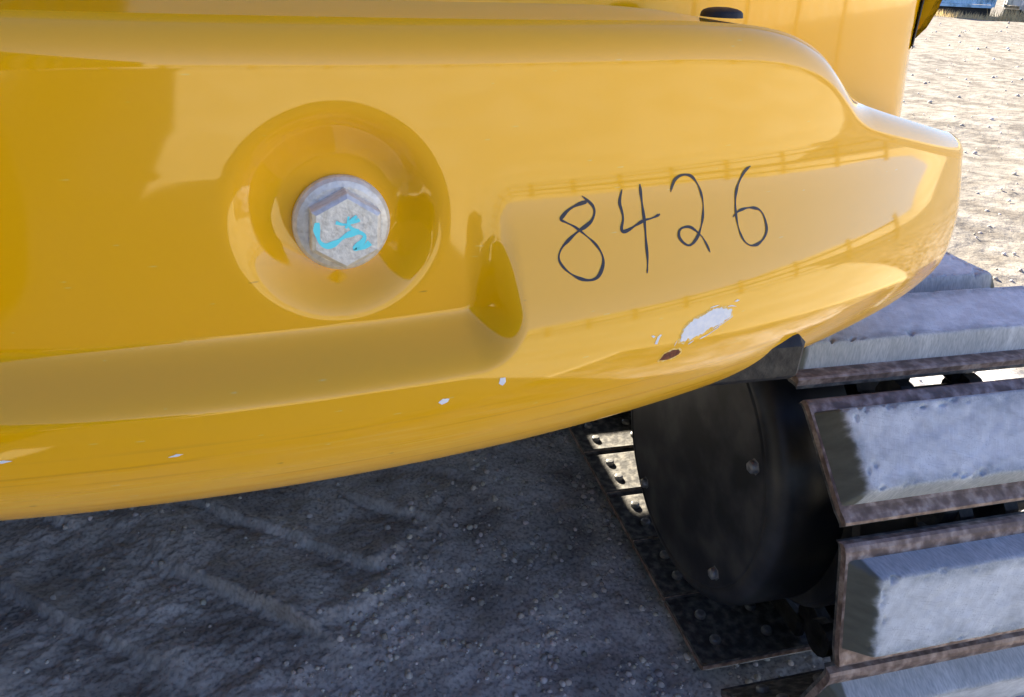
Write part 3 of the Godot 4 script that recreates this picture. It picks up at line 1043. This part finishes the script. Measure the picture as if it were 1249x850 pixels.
# ------------------------------------------------------------------ far things
func build_far() -> void:
	# shipping containers on skids across the yard
	container("shipping_container", Vector3(17.6, 0, -38.2), 3.6, -0.10, srgb(.32, .56, .76), "blue shipping container on dark skids across the sunlit yard")
	container("shipping_container", Vector3(21.6, 0, -36.5), 6.0, -0.25, srgb(.62, .60, .56), "pale grey shipping container beyond the dry weeds, right of the blue one")
	# dry weeds along their feet
	var st := mb()
	for k in 2600:
		var x := rng.randf_range(15.0, 27.0)
		var z := -36.3 - (x - 17.6) * -0.12 + rng.randf_range(-0.5, 0.5)
		if x > 20.5 and rng.randf() < 0.5: z += rng.randf_range(0.0, 0.8)
		var tall := rng.randf_range(0.08, 0.34) * (1.0 if x < 20.3 else 2.4)
		var lean := Vector3(rng.randf_range(-0.4, 0.4), 1, rng.randf_range(-0.4, 0.4)) * tall
		var b := Vector3(x, ground_h(x, z) - 0.02, z)
		var side := Vector3(0.012, 0, rng.randf_range(-0.01, 0.01))
		face(st, [b - side, b + side, b + lean], b - Vector3(0, 0, 5))
	var wm: StandardMaterial3D = std(srgb(.55, .43, .24), 0.9)
	wm.backlight_enabled = true
	wm.backlight = srgb(.45, .34, .16)
	wm.cull_mode = BaseMaterial3D.CULL_DISABLED
	var w := obj("dry_weeds", st, wm, self)
	tag(w, "straw coloured dry weeds along the feet of the containers", "weeds", "", "stuff")
	# low hills all round, dry grass
	var pos := PackedVector3Array()
	for j in 7:
		for i in 181:
			var th := TAU * i / 180.0
			var r := 190.0 + 32.0 * j
			var h := (11.0 + 9.0 * noise.get_noise_2d(cos(th) * 2.2, sin(th) * 2.2)) * sin(PI * j / 9.0) * 1.5
			pos.append(Vector3(r * cos(th), h - 1.0, r * sin(th)))
	var hills := obj("hills", grid_mesh(pos, 181, 7, PackedVector2Array(), false), mat.straw, self)
	tag(hills, "low hills of dry grass round the yard", "hills", "", "structure")
	var trailer := Node3D.new()  # unseen, added to cast shade and a dark reflection at the left
	trailer.name = "added_shade_trailer"
	add_child(trailer)
	trailer.rotation.y = deg_to_rad(15)
	trailer.position = Vector3(-2.59 * CS + 6.0 * SN, 0.045, 2.59 * SN + 6.0 * CS)
	tag(trailer, "added unseen dark green box trailer that shades the ground and darkens reflections", "trailer")
	st = mb()
	box(st, Vector3(2.5, 2.1, 12.6), Transform3D(Basis.IDENTITY, Vector3(0, 1.95, 0)), 0.05)
	obj("box_body", st, mat.green, trailer)
	for k in 22:
		for x in [-1.265, 1.265]:
			st = mb()
			box(st, Vector3(0.04, 2.0, 0.07), Transform3D(Basis.IDENTITY, Vector3(x, 1.95, -6.0 + 0.57 * k)), 0.008)
			obj("side_rib", st, mat.green, trailer)
	st = mb()
	for x in [-0.5, 0.5]: box(st, Vector3(0.14, 0.22, 12.2), Transform3D(Basis.IDENTITY, Vector3(x, 0.78, 0)), 0.01)
	obj("chassis", st, mat.steel_dark, trailer)
	for z in [-4.9, -3.7]:
		for x in [-1.0, 1.0]:
			st = mb()
			cylinder(st, 0.5, 0.32, Transform3D(Basis(Vector3(0, 1, 0), Vector3(1, 0, 0), Vector3(0, 0, -1)), Vector3(x, 0.5, z)), 32, 0.04)
			obj("wheel", st, mat.rubber, trailer)
	for x in [-0.7, 0.7]:
		st = mb()
		box(st, Vector3(0.12, 0.7, 0.12), Transform3D(Basis.IDENTITY, Vector3(x, 0.36, 4.2)), 0.01)
		obj("landing_leg", st, mat.steel_dark, trailer)
	# pipe fence on the far side of the yard behind the viewer
	var fence := Node3D.new()
	fence.name = "pipe_fence"
	add_child(fence)
	tag(fence, "long pipe fence with square posts at the edge of the yard", "fence")
	var corner := Vector3(14.5, 0, 12.0)
	var ends := [Vector3(2.5, 0, 13.0), Vector3(14.0, 0, -5.0)]
	for leg in 2:
		var n := 5 if leg == 0 else 8
		for k in n + 1:
			if leg == 1 and k == 0: continue
			st = mb()
			box(st, Vector3(0.16, 1.9, 0.16), Transform3D(Basis.IDENTITY, corner.lerp(ends[leg], float(k) / n) + Vector3(0, 0.95, 0)), 0.01)
			obj("post", st, mat.steel_worn, fence)
		for h in [0.5, 1.05, 1.6]:
			st = mb()
			bar(st, corner + Vector3(0, h, 0), ends[leg] + Vector3(0, h, 0), 0.05, 8)
			obj("rail", st, mat.steel_worn, fence)

func container(called: String, at: Vector3, len: float, turn: float, col: Color, label: String) -> void:
	var n := Node3D.new()
	n.name = called if get_node_or_null(called) == null else called + "_001"
	add_child(n)
	n.position = at
	n.rotation.y = turn
	tag(n, label, "container", "containers across the yard")
	var paint := tri(std(Color(1, 1, 1), 0.6), noise_tex(0.01, [col.darkened(0.25), col, col.lightened(0.1)], [0.25, 0.5, 0.8], 6, 256, 70 + int(len)), 0.5)
	var d := 2.4
	for side in [0.0, 1.0]:
		var st := mb()
		var o := PackedVector2Array()
		var x := 0.1
		while x < len - 0.15:
			for q in [[0.0, 0.0], [0.07, 0.0], [0.11, 0.035], [0.18, 0.035]]: o.append(Vector2(x + q[0], -q[1]))
			x += 0.22
		o.append(Vector2(len - 0.1, 0))
		o.append(Vector2(len - 0.1, -0.09))
		o.append(Vector2(0.1, -0.09))
		prism(st, o, 0.5, 2.85, Transform3D(Basis(Vector3(1, 0, 0), Vector3(0, 0, 1 if side == 0 else -1), Vector3(0, 1, 0)), Vector3(0, 0, 0 if side == 0 else -d)))
		obj("wall", st, paint, n)
	var st := mb()
	for x in [0.05, len - 0.05]:
		for z in [0.03, -d - 0.03]:
			box(st, Vector3(0.14, 2.6, 0.12), Transform3D(Basis.IDENTITY, Vector3(x, 1.7, z)), 0.01)
	for h in [0.42, 2.92]:
		for z in [0.03, -d - 0.03]:
			box(st, Vector3(len - 0.16, 0.13, 0.1), Transform3D(Basis.IDENTITY, Vector3(len / 2, h, z)), 0.01)
	obj("frame", st, paint, n)
	st = mb()
	box(st, Vector3(len - 0.2, 0.05, d), Transform3D(Basis.IDENTITY, Vector3(len / 2, 2.9, -d / 2)), 0.01)
	obj("roof", st, paint, n)
	for x in [0.05, len - 0.05]:
		st = mb()
		box(st, Vector3(0.06, 2.3, d - 0.12), Transform3D(Basis.IDENTITY, Vector3(x, 1.67, -d / 2)), 0.01)
		obj("end_wall", st, paint, n)
	for z in [-0.25, -d + 0.25]:
		st = mb()
		box(st, Vector3(len, 0.42, 0.22), Transform3D(Basis.IDENTITY, Vector3(len / 2, 0.14, z)), 0.02)
		obj("skid", st, mat.steel_dark, n)

func _ready() -> void:
	rng.seed = 11
	noise.seed = 4
	noise.frequency = 1.0
	noise.fractal_octaves = 3
	var pitch := deg_to_rad(27.6)
	var roll := deg_to_rad(2.7)
	var cam := Camera3D.new()
	cam.name = "camera"
	var fwd := Vector3(0, -sin(pitch), -cos(pitch))
	var up := Vector3(0, cos(pitch), -sin(pitch))
	var right := Vector3(1, 0, 0)
	cam.transform = Transform3D(Basis(right * cos(roll) + up * sin(roll), up * cos(roll) - right * sin(roll), -fwd), Vector3(0, 1.5, 0))
	cam.fov = 50.02
	cam.near = 0.02
	cam.far = 1500
	add_child(cam)
	cam.current = true
	var env := Environment.new()
	env.background_mode = Environment.BG_SKY
	var sky := Sky.new()
	var sm := ProceduralSkyMaterial.new()
	sm.sky_top_color = Color(0.13, 0.22, 0.42)
	sm.sky_horizon_color = Color(0.56, 0.635, 0.73)
	sm.sky_curve = 0.33
	sm.sky_energy_multiplier = 1.0
	sm.ground_bottom_color = Color(0.5, 0.45, 0.4)
	sm.ground_horizon_color = Color(0.7, 0.7, 0.7)
	sm.sun_angle_max = 20
	sky.sky_material = sm
	env.sky = sky
	env.background_energy_multiplier = 0.9
	env.tonemap_mode = Environment.TONE_MAPPER_LINEAR
	env.tonemap_exposure = 5.2
	env.sdfgi_enabled = true
	env.ssao_enabled = true
	env.ssil_enabled = true
	var we := WorldEnvironment.new()
	we.name = "world"
	we.environment = env
	add_child(we)
	var sun := DirectionalLight3D.new()
	sun.name = "sun"
	var az := deg_to_rad(-22.5)
	var el := deg_to_rad(25.0)
	var to_sun := Vector3(sin(az) * cos(el), sin(el), -cos(az) * cos(el))
	sun.look_at_from_position(to_sun * 30, Vector3.ZERO)
	sun.light_energy = 1.6
	sun.light_color = Color(1.0, 0.95, 0.86)
	sun.light_angular_distance = 0.53
	sun.shadow_enabled = true
	add_child(sun)
	make_materials()
	make_out_table()
	build_ground()
	build_bounce_slab()
	excavator = Node3D.new()
	excavator.name = "excavator"
	excavator.rotation.y = deg_to_rad(15)
	excavator.position = Vector3(A0 * CS - U0 * SN, 0, -A0 * SN - U0 * CS)
	tag(excavator, "yellow crawler excavator with 8426 written on its rear counterweight", "excavator")
	add_child(excavator)
	var cw := build_counterweight()
	build_bolt(cw)
	build_marks(cw)
	build_body()
	build_track()
	build_stones()
	build_far()
